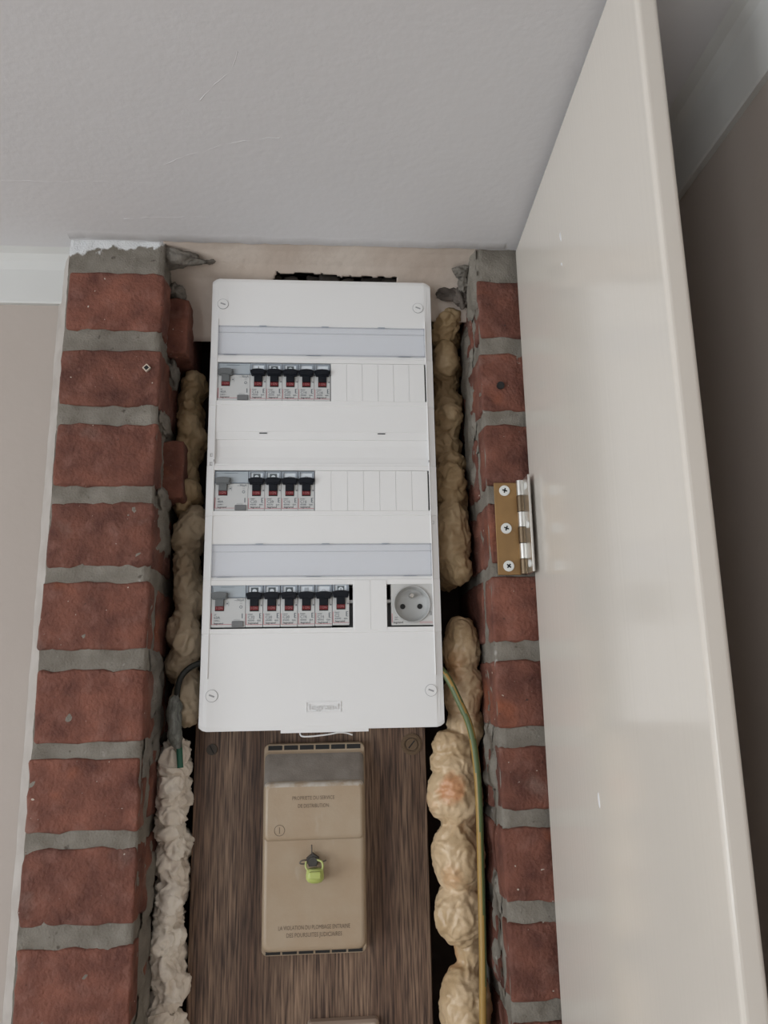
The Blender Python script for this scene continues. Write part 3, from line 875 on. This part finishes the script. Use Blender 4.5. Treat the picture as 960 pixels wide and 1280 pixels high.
def breaker(x, row, label, rating, icon):
    t = thing('circuit_breaker', label, 'circuit breaker', (x * mm, FY, Z0 + row * mm), 'circuit breakers in the white consumer unit')
    put = lambda name, key, make, m: link(name, shared(key, make, m), None, t)
    put('body', 'breaker_body', B((-8.8, 8.8, 0, 33, -22.2, 8.2, .0004), (-8.8, 8.8, 2.2, 33, 8.0, 21.8, .0003)), 'module_grey')
    put('label_holder', 'breaker_holder', B((-8.7, -6.4, -.6, 2.3, 8.3, 21.6, .0003), (6.4, 8.7, -.6, 2.3, 8.3, 21.6, .0003), (-6.4, 6.4, -.4, 2.3, 20.0, 21.6, .0002), (-6.4, 6.4, 1.2, 2.3, 8.3, 20.0)), 'holder_bluegrey')
    put('paper_label', 'breaker_paper', B((-6.3, 6.3, .7, 1.2, 9, 19.9)), 'paper')
    if icon == 'appliance':
        def mk():
            bm = bmesh.new(); bx(bm, -.0038, .0038, .0004, .0007, .010, .0190); disc(bm, 0, .0150, .0024, .0001, .0004, n=18, mi=1); return bm
        put('pictogram', 'icon_appliance', mk, ['icon_dark', 'paper'])
    elif icon == 'dial':
        def mk():
            bm = bmesh.new(); bx(bm, -.0036, .0036, .0004, .0007, .010, .0190); disc(bm, 0, .0152, .0027, .0001, .0004, n=18, mi=1); bx(bm, -.0003, .0003, -.0001, .0001, .0145, .0168); return bm
        put('pictogram', 'icon_dial', mk, ['icon_dark', 'paper'])
    elif icon == 'lamp':
        def mk():
            bm = bmesh.new(); bx(bm, -.0003, .0003, .0003, .0007, .0135, .0185); bx(bm, -.0020, .0020, .0003, .0007, .0125, .0140); return bm
        put('pictogram', 'icon_lamp', mk, 'icon_dark')
    elif icon == 'fridge':
        put('pictogram', 'icon_fridge', B((-2.2, 2.2, .3, .7, 11, 18.6)), 'icon_light')
    else:
        def mk():
            bm = bmesh.new(); ring(bm, 0, .0140, .0020, .0025, .0003, .0007, n=18); disc(bm, 0, .0140, .0005, .0003, .0007, n=8); return bm
        put('pictogram', 'icon_outlet', mk, 'icon_light')
    put('switch_slot', 'breaker_slot', B((-4.7, 4.7, -.25, .5, -6.0, 8.2)), 'slit_black')
    put('toggle', 'breaker_toggle', lambda: t_toggle(.0172, .0134, .0064, .0088, -.0006, .0048), 'toggle_black')
    fl = put('indicator', 'breaker_flag', B((-4.4, 4.4, -1.0, -.2, -4.9, -.2, .0004)), 'flag_red')
    text('I ON', 0, -.0011, -.0038, .0036, 'flag_print', fl, 'CENTER', width=.0062)
    def dot():
        bm = bmesh.new(); disc(bm, .0074, .0002, .0008, -.0003, .001, n=10); return bm
    put('test_point', 'breaker_dot', dot, 'text_grey')
    put('pink_line', 'breaker_line', B((-8.5, -7.9, -.15, .2, -19.6, -8.2), (-8.5, 8.4, -.15, .2, -19.9, -19.4)), 'line_pink')
    put('wiring_symbol', 'breaker_symbol', B((5.2, 6.2, -.15, .2, -13.2, -8.0), (6.2, 7.6, -.15, .2, -13.2, -12.6), (6.2, 7.6, -.15, .2, -8.6, -8.0), (6.2, 7.2, -.15, .2, -10.9, -10.4)), 'text_grey')
    text('DNX³', -.0066, -.0001, -.0098, .0021, 'text_grey', t)
    text(rating, -.0066, -.0001, -.0135, .0042, 'text_grey', t)
    text('4500', -.0066, -.0001, -.0162, .0026, 'text_grey', t, width=.0066)
    text('6kA', .0030, -.0001, -.0162, .0024, 'text_grey', t)
    text('legrand', -.0062, -.0001, -.0191, .0031, 'text_black', t, width=.0100)
    return t

def rcd(x0, row, label, amps):
    """two-module residual current device, x0 = left edge"""
    t = thing('residual_current_device', label, 'safety switch', ((x0 + 17.8) * mm, FY, Z0 + row * mm), 'residual current devices at the left of each row')
    put = lambda name, key, make, m: link(name, shared(key, make, m), None, t)
    put('body', 'rcd_body', B((-17.7, 17.7, 0, 33, -22.2, 8.2, .0004), (-17.7, 17.7, 2.2, 33, 8.0, 21.8, .0003)), 'module_grey')
    put('label_holder', 'rcd_holder', B((-17.6, -16.4, -.5, 2.3, 8.4, 21.6), (15.0, 17.6, -.5, 2.3, 8.4, 21.6), (-16.4, 15.0, -.3, 2.3, 19.6, 21.6), (-16.4, 15.0, .3, 2.3, 8.4, 19.6)), 'holder_pale')
    put('holder_edge', 'rcd_holder_edge', B((-17.6, 17.6, -.6, .4, 21.0, 21.6), (-17.6, -16.8, -.6, .4, 8.4, 21.0), (-17.6, 17.6, -.5, .4, 8.2, 8.9), (-8, 6, -.5, .2, 19.4, 19.7)), 'holder_dark')
    def tog():
        bm = t_toggle(.0172, .0138, .0066, .0088, -.0004, .0048)
        for v in bm.verts: v.co.x -= .0090
        return bm
    put('switch_slot', 'rcd_slot', B((-13.7, -4.3, -.25, .5, -5.4, 8.2)), 'slit_black')
    put('toggle', 'rcd_toggle', tog, 'toggle_grey')
    fl = put('indicator', 'rcd_flag', B((-13.4, -4.6, -1.0, -.2, -4.7, .2, .0004)), 'flag_red')
    text('I ON', -.0090, -.0011, -.0036, .0036, 'flag_print', fl, 'CENTER', width=.0062)
    put('test_button', 'rcd_button', B((4.0, 16.0, -1.4, .2, -22.0, -15.9, .0005)), 'button_grey')
    put('pink_line', 'rcd_line', B((-17.4, -16.6, -.15, .2, -19.4, -7.6), (-16.4, 3.8, -.15, .2, -19.4, -18.9)), 'line_pink')
    def marks():
        bm = bmesh.new()
        bx(bm, .0140, .0150, -.00015, .0002, -.0130, -.0080)
        ring(bm, .0130, -.0012, .0010, .0016, -.00015, .0002, n=12)
        bx(bm, .0118, .0142, -.00015, .0002, .0020, .0023); bx(bm, .0118, .0142, -.00015, .0002, .0040, .0043)
        bx(bm, .0060, .0085, -.00015, .0002, .0054, .0057)
        disc(bm, -.0012, .0024, .0008, -.00015, .0002, n=10); bx(bm, .0002, .0005, -.00015, .0002, -.0002, .0046)
        bx(bm, .0058, .0122, -.00015, .0002, -.0142, -.0140); bx(bm, .0058, .0122, -.00015, .0002, -.0154, -.0152)
        return bm
    put('printed_marks', 'rcd_marks', marks, 'text_grey')
    text('30mA', .0084, -.0001, .0050, .0032, 'text_grey', t)
    text('2P', -.0146, -.0001, -.0100, .0024, 'text_grey', t)
    text(amps, -.0146, -.0001, -.0134, .0038, 'text_grey', t)
    text('230V~', -.0146, -.0001, -.0162, .0024, 'text_grey', t)
    text('legrand', -.0146, -.0001, -.0191, .0030, 'text_black', t, width=.0095)
    return t

W = 17.8
row_names = ('top', 'middle', 'bottom')
ords = ('first', 'second', 'third', 'fourth', 'fifth', 'sixth')
icon_words = {'appliance': 'a dark boxed pictogram', 'dial': 'a dark boxed dial pictogram', 'lamp': 'a small lamp pictogram',
              'fridge': 'a plain grey bar pictogram', 'outlet': 'a faint round pictogram'}
rows = ((375, -116.0, '40A', (('C16', 'lamp'), ('C20', 'appliance'), ('C20', 'appliance'), ('C16', 'outlet'), ('C16', 'outlet'))),
        (250, -115.7, '40A', (('C20', 'appliance'), ('C20', 'appliance'), ('C16', 'outlet'), ('C16', 'outlet'))),
        (125, -115.9, '63A', (('C32', 'appliance'), ('C20', 'appliance'), ('C20', 'appliance'), ('C16', 'fridge'), ('C16', 'outlet'), ('C2', 'dial'))))
for (row, x0, amps, brs), rn in zip(rows, row_names):
    dz = 1.3 if row == 125 else 0.0
    rcd(x0, row + dz, f'wide grey-toggled safety switch starting the {rn} row of the consumer unit', amps)
    for k, (rt, ic) in enumerate(brs):
        breaker(x0 + 2 * W + (k + .5) * (W if row != 125 else 18.05), row + dz + (1.0 if (row == 125 and k == 5) else 0),
                f'{ords[k]} black breaker after the safety switch, {rn} row, with {icon_words[ic]}', rt, ic)

# socket outlet in the bottom row
so = thing('socket_outlet', 'grey round two-pin socket with earth pin in the bottom row of the consumer unit', 'socket', (.0944, FY, Z0 + .1264))
def socket_plate():
    bm = bmesh.new(); n = 48; R0 = .0193; hw = .0222
    out = []; inn = []; cup = []; flo = []
    for i in range(n):
        a = 2 * pi * i / n; c, s = cos(a), sin(a); k = hw / max(abs(c), abs(s))
        out.append(bm.verts.new((c * k, 0, s * k))); inn.append(bm.verts.new((c * R0, 0, s * R0)))
    for i in range(n):
        bm.faces.new((out[i], out[(i + 1) % n], inn[(i + 1) % n], inn[i]))
    back = [bm.verts.new((v.co.x, .03, v.co.z)) for v in out]
    for i in range(n): bm.faces.new((out[i], back[i], back[(i + 1) % n], out[(i + 1) % n]))
    return bm
obj('plate', socket_plate(), 'socket_plate', so)
bm = bmesh.new(); n = 48; prev = None
for r, y in ((.0199, -.0010), (.0196, -.0016), (.0188, -.0016), (.0184, -.0008), (.0176, .004), (.0168, .0085), (.0160, .0092), (.006, .0094)):
    rg = [bm.verts.new((r * cos(2 * pi * i / n), y, r * sin(2 * pi * i / n))) for i in range(n)]
    if prev:
        for i in range(n): bm.faces.new((prev[i], prev[(i + 1) % n], rg[(i + 1) % n], rg[i]))
    prev = rg
bm.faces.new(prev)
obj('cup', bm, 'socket_grey', so, smooth=True)
for s in (-1, 1):
    bm = bmesh.new(); disc(bm, s * .0092, -.0018, .0028, .0088, .0093, n=20); obj('pin_hole', bm, 'slit_black', so)
bm = bmesh.new(); tube(bm, [(0, .009, .0092), (0, .001, .0092), (0, .0002, .0092)], [.0026, .0026, .0018], n=18); obj('earth_pin', bm, 'chrome', so)
bm = bmesh.new(); bx(bm, -.0218, -.0212, -.0002, .0002, -.0195, -.0098); bx(bm, .0075, .0215, -.0002, .0002, -.0190, -.0186); bx(bm, .0075, .0215, -.0002, .0002, -.0203, -.0200)
obj('pink_line', bm, 'line_pink', so)
bm = bmesh.new(); bx(bm, .0188, .0194, -.0002, .0002, -.0120, -.0076); bx(bm, .0202, .0206, -.0002, .0002, -.0120, -.0076); obj('printed_mark', bm, 'text_grey', so)
text('16A', -.0192, -.0001, -.0146, .0022, 'text_grey', so)
text('250V~', -.0192, -.0001, -.0170, .0020, 'text_grey', so, width=.0045)
text('legrand', -.0202, -.0001, -.0202, .0032, 'text_black', so, width=.0098)
# chassis clips seen in the open slots of the bottom row
for x in (.0300, .0698):
    box('rail_clip', x - .0022, x + .0022, .012, .030, .100, .128, 'button_grey', unit)
    box('rail_clip', x - .0022, x + .0022, .004, .030, .1285, .1315, 'panel_grey', unit)

# ---------------------------------------------------------------- backing board and fuse box
BY = 0.100
board = tag(box('backing_board', -.1250, .1250, 0, .016, -.62, .02, 'board_wood', None, bevel=.0008, loc=(-.0126, BY, Z0)),
            'dark brown wood-grain board below the white consumer unit', 'board')
bm = bmesh.new(); disc(bm, 0, 0, .0058, -.0016, .002, n=22)
s = obj('screw', bm, 'screw_dark', board, (-.1068, 0, -.0216)); s['label'] = 'small dark round-head screw'
bm = bmesh.new(); bx(bm, -.0048, .0048, -.0020, -.0015, -.0006, .0006); c = obj('slot', bm, 'slit_black', s); c.rotation_euler = (0, radians(60), 0)
bm = bmesh.new(); ring(bm, 0, 0, .0070, .0115, -.0014, .002, n=28); ring(bm, 0, 0, .0085, .0100, -.0022, .002, n=28)
s = obj('washer', bm, 'screw_brown', board, (.1093, 0, -.0210)); s['label'] = 'brown cup washer with screw'
bm = bmesh.new(); disc(bm, 0, 0, .0064, -.0030, .002, n=22); c = obj('screw', bm, 'screw_brown', s)
bm = bmesh.new(); bx(bm, -.0052, .0052, -.0034, -.0029, -.0006, .0006); c = obj('slot', bm, 'slit_black', s); c.rotation_euler = (0, radians(-50), 0)

FX0, FX1 = -.0625, .0445
fb = thing('fuse_box', 'tan plastic sealed fuse box with moulded lettering, screwed to the brown board', 'fuse box', ((FX0 + FX1) / 2, BY, Z0 - .117))
fo = Vector(((FX0 + FX1) / 2, BY, Z0 - .117)); FHW = (FX1 - FX0) / 2
def rrect(hw, z0, z1, r, y, n=5):
    pts = []
    for cx, cz, a0 in ((hw - r, z1 - r, 0), (-hw + r, z1 - r, 90), (-hw + r, z0 + r, 180), (hw - r, z0 + r, 270)):
        for i in range(n + 1):
            a = radians(a0 + 90 * i / n); pts.append((cx + r * cos(a), y, cz + r * sin(a)))
    return pts
def fuse_body():
    bm = bmesh.new()
    zt, zb = .117 - .0165, .117 - .2225          # local z of the flange, top and bottom
    st = [(FHW, zb, zt, .006, 0), (FHW, zb, zt, .006, -.0150), (FHW - .0008, zb + .0008, zt - .0008, .0055, -.0162),
          (FHW - .0012, zb + .0078, zt - .0075, .005, -.0166), (FHW - .0014, zb + .0095, zt - .0098, .005, -.0200),
          (FHW - .0020, zb + .0110, zt - .0355, .007, -.0405), (FHW - .0028, zb + .0122, zt - .0372, .007, -.0438), (FHW - .0045, zb + .0140, zt - .0385, .007, -.0460), (FHW - .0070, zb + .0170, zt - .0405, .007, -.0466)]
    prev = None
    for k, (hw, z0, z1, r, y) in enumerate(st):
        rg = [bm.verts.new(p) for p in rrect(hw, z0, z1, r, y)]
        if prev:
            for i in range(len(rg)):
                f = bm.faces.new((prev[i], prev[(i + 1) % len(rg)], rg[(i + 1) % len(rg)], rg[i]))
                if k == 5 and min(v.co.z for v in f.verts) > .05: f.material_index = 1
                f.smooth = k > 3
        prev = rg
    bm.faces.new(prev)
    return bm
body = obj('cover', fuse_body(), ['fuse_tan', 'dust_grey'], fb)
# proud upper field, its lower edge makes the step across the front
bm = bmesh.new(); prev = None
for hw, z0, z1, y in ((FHW - .0028, .0085, .0650, -.0430), (FHW - .0036, .0092, .0645, -.0478), (FHW - .0050, .0108, .0630, -.0502), (FHW - .0072, .0135, .0605, -.0510)):
    rg = [bm.verts.new(p) for p in rrect(hw, z0, z1, .0045, y)]
    if prev:
        for i in range(len(rg)):
            f = bm.faces.new((prev[i], prev[(i + 1) % len(rg)], rg[(i + 1) % len(rg)], rg[i])); f.smooth = True
            if f.calc_center_median().z > .0610: f.material_index = 1
    prev = rg
bm.faces.new(prev)
obj('upper_field', bm, ['fuse_tan', 'fuse_worn'], fb)
for zc in (.117 - .0204, .117 - .2188):
    for k in range(6):
        w = (2 * FHW - .007) / 6
        x = -FHW + .0035 + w * (k + .5)
        box('vent_slot', x - w / 2 + .0010, x + w / 2 - .0010, -.0170, -.0155, zc - .0023, zc + .0023, 'slit_black', fb)
UY = -.0511; LY = -.0467
text('PROPRIETE DU SERVICE', -.0007, UY, .0480, .0052, 'emboss_brown', fb, 'CENTER', width=.0425)
text('DE DISTRIBUTION', -.0007, UY, .0405, .0052, 'emboss_brown', fb, 'CENTER', width=.0310)
text('LA VIOLATION DU PLOMBAGE ENTRAINE', .0002, LY, -.0735, .0056, 'emboss_brown', fb, 'CENTER', width=.0705)
text('DES POURSUITES JUDICIAIRES', .0002, LY, -.0802, .0056, 'emboss_brown', fb, 'CENTER', width=.0545)
bm = bmesh.new(); ring(bm, -.0345, .0195, .0048, .0054, UY - .0001, UY + .001, n=24); bx(bm, -.0349, -.0341, UY - .0001, UY + .001, .0165, .0225)
obj('moulded_emblem', bm, 'emboss_brown', fb)

# security seal hanging from the stud of the fuse box
sx, sz = -.0102, -.1262
seal = thing('security_seal', 'lime-green plastic seal hanging on a twisted wire at the front of the tan fuse box', 'seal', (sx, .052, Z0 + sz))
bm = bmesh.new()
disc(bm, 0, 0, .0066, -.006, .0012, n=5, a0=pi / 2); disc(bm, 0, -.0006, .0044, -.0085, -.005, n=14)
obj('stud', bm, 'stud_dark', seal, smooth=False)
bm = bmesh.new()
tube(bm, [(-.001, -.002, .006), (-.0012, -.004, .0145)], .0007, n=8)
tube(bm, spline([(-.005, -.004, .0005), (-.0105, -.006, .0005), (-.0128, -.006, -.0018), (-.0095, -.006, -.0026), (-.004, -.006, -.0018)], 5), .0007, n=8)
tube(bm, spline([(.004, -.004, .0005), (.010, -.005, -.0012), (.0135, -.005, .0)], 5), .0007, n=8)
obj('twisted_wire', bm, 'seal_wire', seal)
bm = bmesh.new()
tube(bm, spline([(-.0066, -.006, -.0005), (-.0068, -.008, -.005), (-.0045, -.009, -.0085)], 5), .0010, n=8)
tube(bm, spline([(.0030, -.007, .0012), (.0085, -.008, -.0005), (.0100, -.0085, -.0045), (.0090, -.009, -.0085)], 5), .0010, n=8)
obj('loop', bm, 'seal_lime', seal)
bm = bmesh.new()
n = 24; prev = None
for z, rr, sq in ((-.0068, .0060, .8), (-.0080, .0082, .85), (-.0130, .0090, .9), (-.0165, .0088, .85), (-.0192, .0070, .75), (-.0205, .0035, .6)):
    rg = [bm.verts.new((.0022 + rr * cos(2 * pi * i / n), -.0072 + rr * sq * .8 * sin(2 * pi * i / n), z)) for i in range(n)]
    if prev:
        for i in range(n):
            f = bm.faces.new((prev[i], prev[(i + 1) % n], rg[(i + 1) % n], rg[i])); f.smooth = True
    else: bm.faces.new(rg)
    prev = rg
bm.faces.new(prev)
obj('seal_body', bm, 'seal_lime', seal)
box('seal_step', -.0035, .0080, -.0158, -.012, -.0150, -.0085, 'seal_lime', seal, bevel=.001)

# top of a second casing just below
nb = thing('meter_casing', 'pale brown casing with a rounded top, mounted on the board below the tan fuse box', 'casing', (.020, BY, Z0 - .40))
bm = bmesh.new(); prev = None
for hw, z0, z1, r, y in ((.036, -.10, .1135, .004, 0), (.036, -.10, .1135, .004, -.008), (.034, -.098, .1115, .004, -.012)):
    rg = [bm.verts.new(p) for p in rrect(hw, z0, z1, r, y)]
    if prev:
        for i in range(len(rg)): bm.faces.new((prev[i], prev[(i + 1) % len(rg)], rg[(i + 1) % len(rg)], rg[i]))
    prev = rg
bm.faces.new(prev); obj('casing_body', bm, 'box_pink', nb)
box('casing_lip', -.030, .030, -.0135, -.011, .095, .103, 'box_pink', nb, bevel=.0005)

# ---------------------------------------------------------------- expanding foam
def foam(name, blobs, m, label, seed, voxel=.0018, amp=.004, fine=.0012, ridge=.0016):
    bm = bmesh.new()
    for x, y, z, rx, ry, rz in blobs:
        r = bmesh.ops.create_icosphere(bm, subdivisions=3, radius=1)
        for v in r['verts']: v.co = Vector((x + v.co.x * rx, y + v.co.y * ry, Z0 + z + v.co.z * rz))
    me = bpy.data.meshes.new(name); bm.to_mesh(me); bm.free()
    tmp = bpy.data.objects.new('tmp', me); COL.objects.link(tmp)
    md = tmp.modifiers.new('r', 'REMESH'); md.mode = 'VOXEL'; md.voxel_size = voxel
    ms = tmp.modifiers.new('s', 'SMOOTH'); ms.factor = .5; ms.iterations = 4
    bpy.context.view_layer.update()
    me2 = bpy.data.meshes.new_from_object(tmp.evaluated_get(bpy.context.evaluated_depsgraph_get()))
    bpy.data.objects.remove(tmp, do_unlink=True)
    nrm = [v.normal.copy() for v in me2.vertices]
    off = Vector((seed * 1.7, seed, seed * .3))
    for v, nn in zip(me2.vertices, nrm):
        q = v.co + off
        q = q + Vector((noise.noise(q * 60), noise.noise(q * 60 + Vector((9, 0, 0))), noise.noise(q * 60 + Vector((0, 9, 0))))) * .008
        d = amp * fbm(q, 42, 2) + fine * noise.noise(q * 210) + ridge * (1 - 3.2 * abs(noise.noise(q * 95)))
        v.co += nn * d
    me2.name = name; me2.materials.clear()
    o = link(name, me2, m, None, smooth=True)
    return tag(o, label, 'foam', 'expanding foam around the niche')
rnd = random.Random(5)
def column(x0, x1, za, zb, y, wy, rmin=.011, rmax=.016, step=.016):
    out = []; z = za
    while z > zb:
        w = (x1 - x0)
        cx = (x0 + x1) / 2 + rnd.uniform(-.15, .15) * w
        rx = w * rnd.uniform(.42, .58)
        out.append((cx, y + rnd.uniform(-.004, .008), z, rx, wy * rnd.uniform(.8, 1.1), rnd.uniform(rmin, rmax)))
        z -= step * rnd.uniform(.7, 1.2)
    return out
foam('foam_bead', column(-.1690, -.1420, .395, .238, .105, .032, .012, .018, .015), 'foam_tan',
     'brown-yellow foam left of the upper two switch rows, beside the brick pier', 1)
foam('foam_bead', column(-.1650, -.1350, .225, .012, .098, .032, .016, .024, .020) + [(-.152, .085, .215, .014, .02, .016), (-.150, .085, .155, .014, .02, .022), (-.1475, .080, .095, .015, .022, .03), (-.143, .080, .030, .012, .02, .03)], 'foam_dull',
     'dull beige foam left of the lowest switch row, with a dark wire', 2)
foam('foam_bead', column(-.1705, -.1415, -.024, -.60, .090, .030, .013, .019, .014), 'foam_cream',
     'cream white crumpled foam between the left brick pier and the brown board', 3, voxel=.0014, amp=.0055, fine=.0020, ridge=.0026)
foam('foam_bead', column(.133, .168, .480, .170, .108, .030, .014, .022, .022) + [(.151, .074, .470, .017, .017, .017), (.147, .086, .455, .015, .018, .014), (.148, .084, .425, .015, .02, .025), (.150, .09, .355, .017, .02, .016), (.147, .085, .270, .018, .024, .03), (.147, .085, .205, .020, .026, .05), (.152, .075, .172, .014, .02, .018)], 'foam_tan',
     'brown-yellow foam right of the upper two switch rows, beside the brick pier', 4)
foam('foam_bead', [(.1535, .085, .080, .0205, .028, .036), (.1535, .08, .035, .021, .028, .036), (.154, .085, .0, .019, .026, .03), (.1400, .078, -.021, .025, .026, .015), (.1400, .076, -.040, .026, .026, .022), (.148, .09, -.05, .018, .02, .03), (.150, .092, -.10, .016, .02, .03), (.150, .09, -.16, .016, .02, .03),
                   (.1385, .071, -.070, .0285, .028, .034), (.1395, .071, -.130, .0275, .029, .037), (.1390, .074, -.186, .0255, .027, .031), (.146, .082, -.100, .022, .022, .018), (.146, .082, -.160, .020, .022, .016), (.150, .085, -.222, .015, .022, .026),
                   (.142, .075, -.272, .026, .028, .040), (.141, .078, -.335, .026, .028, .040), (.140, .08, -.40, .023, .026, .04), (.141, .08, -.47, .022, .026, .04), (.140, .08, -.54, .023, .026, .04)], 'foam_beige',
     'pale yellow foam in fat round lumps between the brown board and the right brick pier', 5, voxel=.0015, amp=.0030, ridge=.0010, fine=.0009)

# ---------------------------------------------------------------- wires
ew = spline([(.112, .060, .072), (.1285, .040, .0520), (.1415, .032, .0225), (.1500, .030, -.0005), (.1545, .030, -.030), (.1562, .030, -.0715), (.1555, .032, -.146), (.1538, .032, -.2175), (.1520, .034, -.2726), (.151, .036, -.36), (.150, .05, -.50)], 14)
bm = bmesh.new(); N = 16
def stripe(i, k):
    a = (k / N * 2 * pi + 2.6 + i * 0.028) % (2 * pi)
    return 1 if (a < pi * 0.95 or 1.32 * pi < a < 1.5 * pi) else 0
tube(bm, [p + Vector((0, 0, Z0)) for p in ew], .0037, n=N, mifun=stripe)
tag(obj('earth_wire', bm, ['wire_green', 'wire_yellow']), 'green and yellow earth wire running down beside the right brick pier', 'wire')
bm = bmesh.new()
lw = spline([(-.112, .060, .070), (-.1275, .058, .0690), (-.1390, .056, .0640), (-.1475, .056, .0545), (-.1515, .060, .040), (-.152, .066, .022), (-.150, .066, .002), (-.1475, .062, -.018), (-.1455, .060, -.036)], 10)
def stripe2(i, k): return 0 if i < 56 else 1
tube(bm, [p + Vector((0, 0, Z0)) for p in lw], .0032, n=12, mifun=stripe2)
lwo = tag(obj('stub_wire', bm, ['wire_black', 'wire_darkgreen']), 'dark wire curving out from behind the white unit into grey tape on the left foam', 'wire')
bm = bmesh.new()
tp = spline([(-.154, .062, .035), (-.1535, .058, .018), (-.151, .056, -.002), (-.149, .060, -.016)], 6)
tube(bm, [p + Vector((0, 0, Z0)) for p in tp], [.003 + .0050 * sin(pi * min(1, i / (len(tp) - 1) * .8 + .15)) for i in range(len(tp))], n=14)
for v in bm.verts: v.co += Vector((.9 * fbm(v.co, 130), 1.2 * fbm(v.co + Vector((3, 0, 0)), 110) + .3, .6 * fbm(v.co, 70))) * .0030
obj('tape', bm, 'tape_grey', lwo)

for o in bpy.data.objects:
    if o.type == 'MESH' and not o.data.materials: print('NO MATERIAL', o.name)
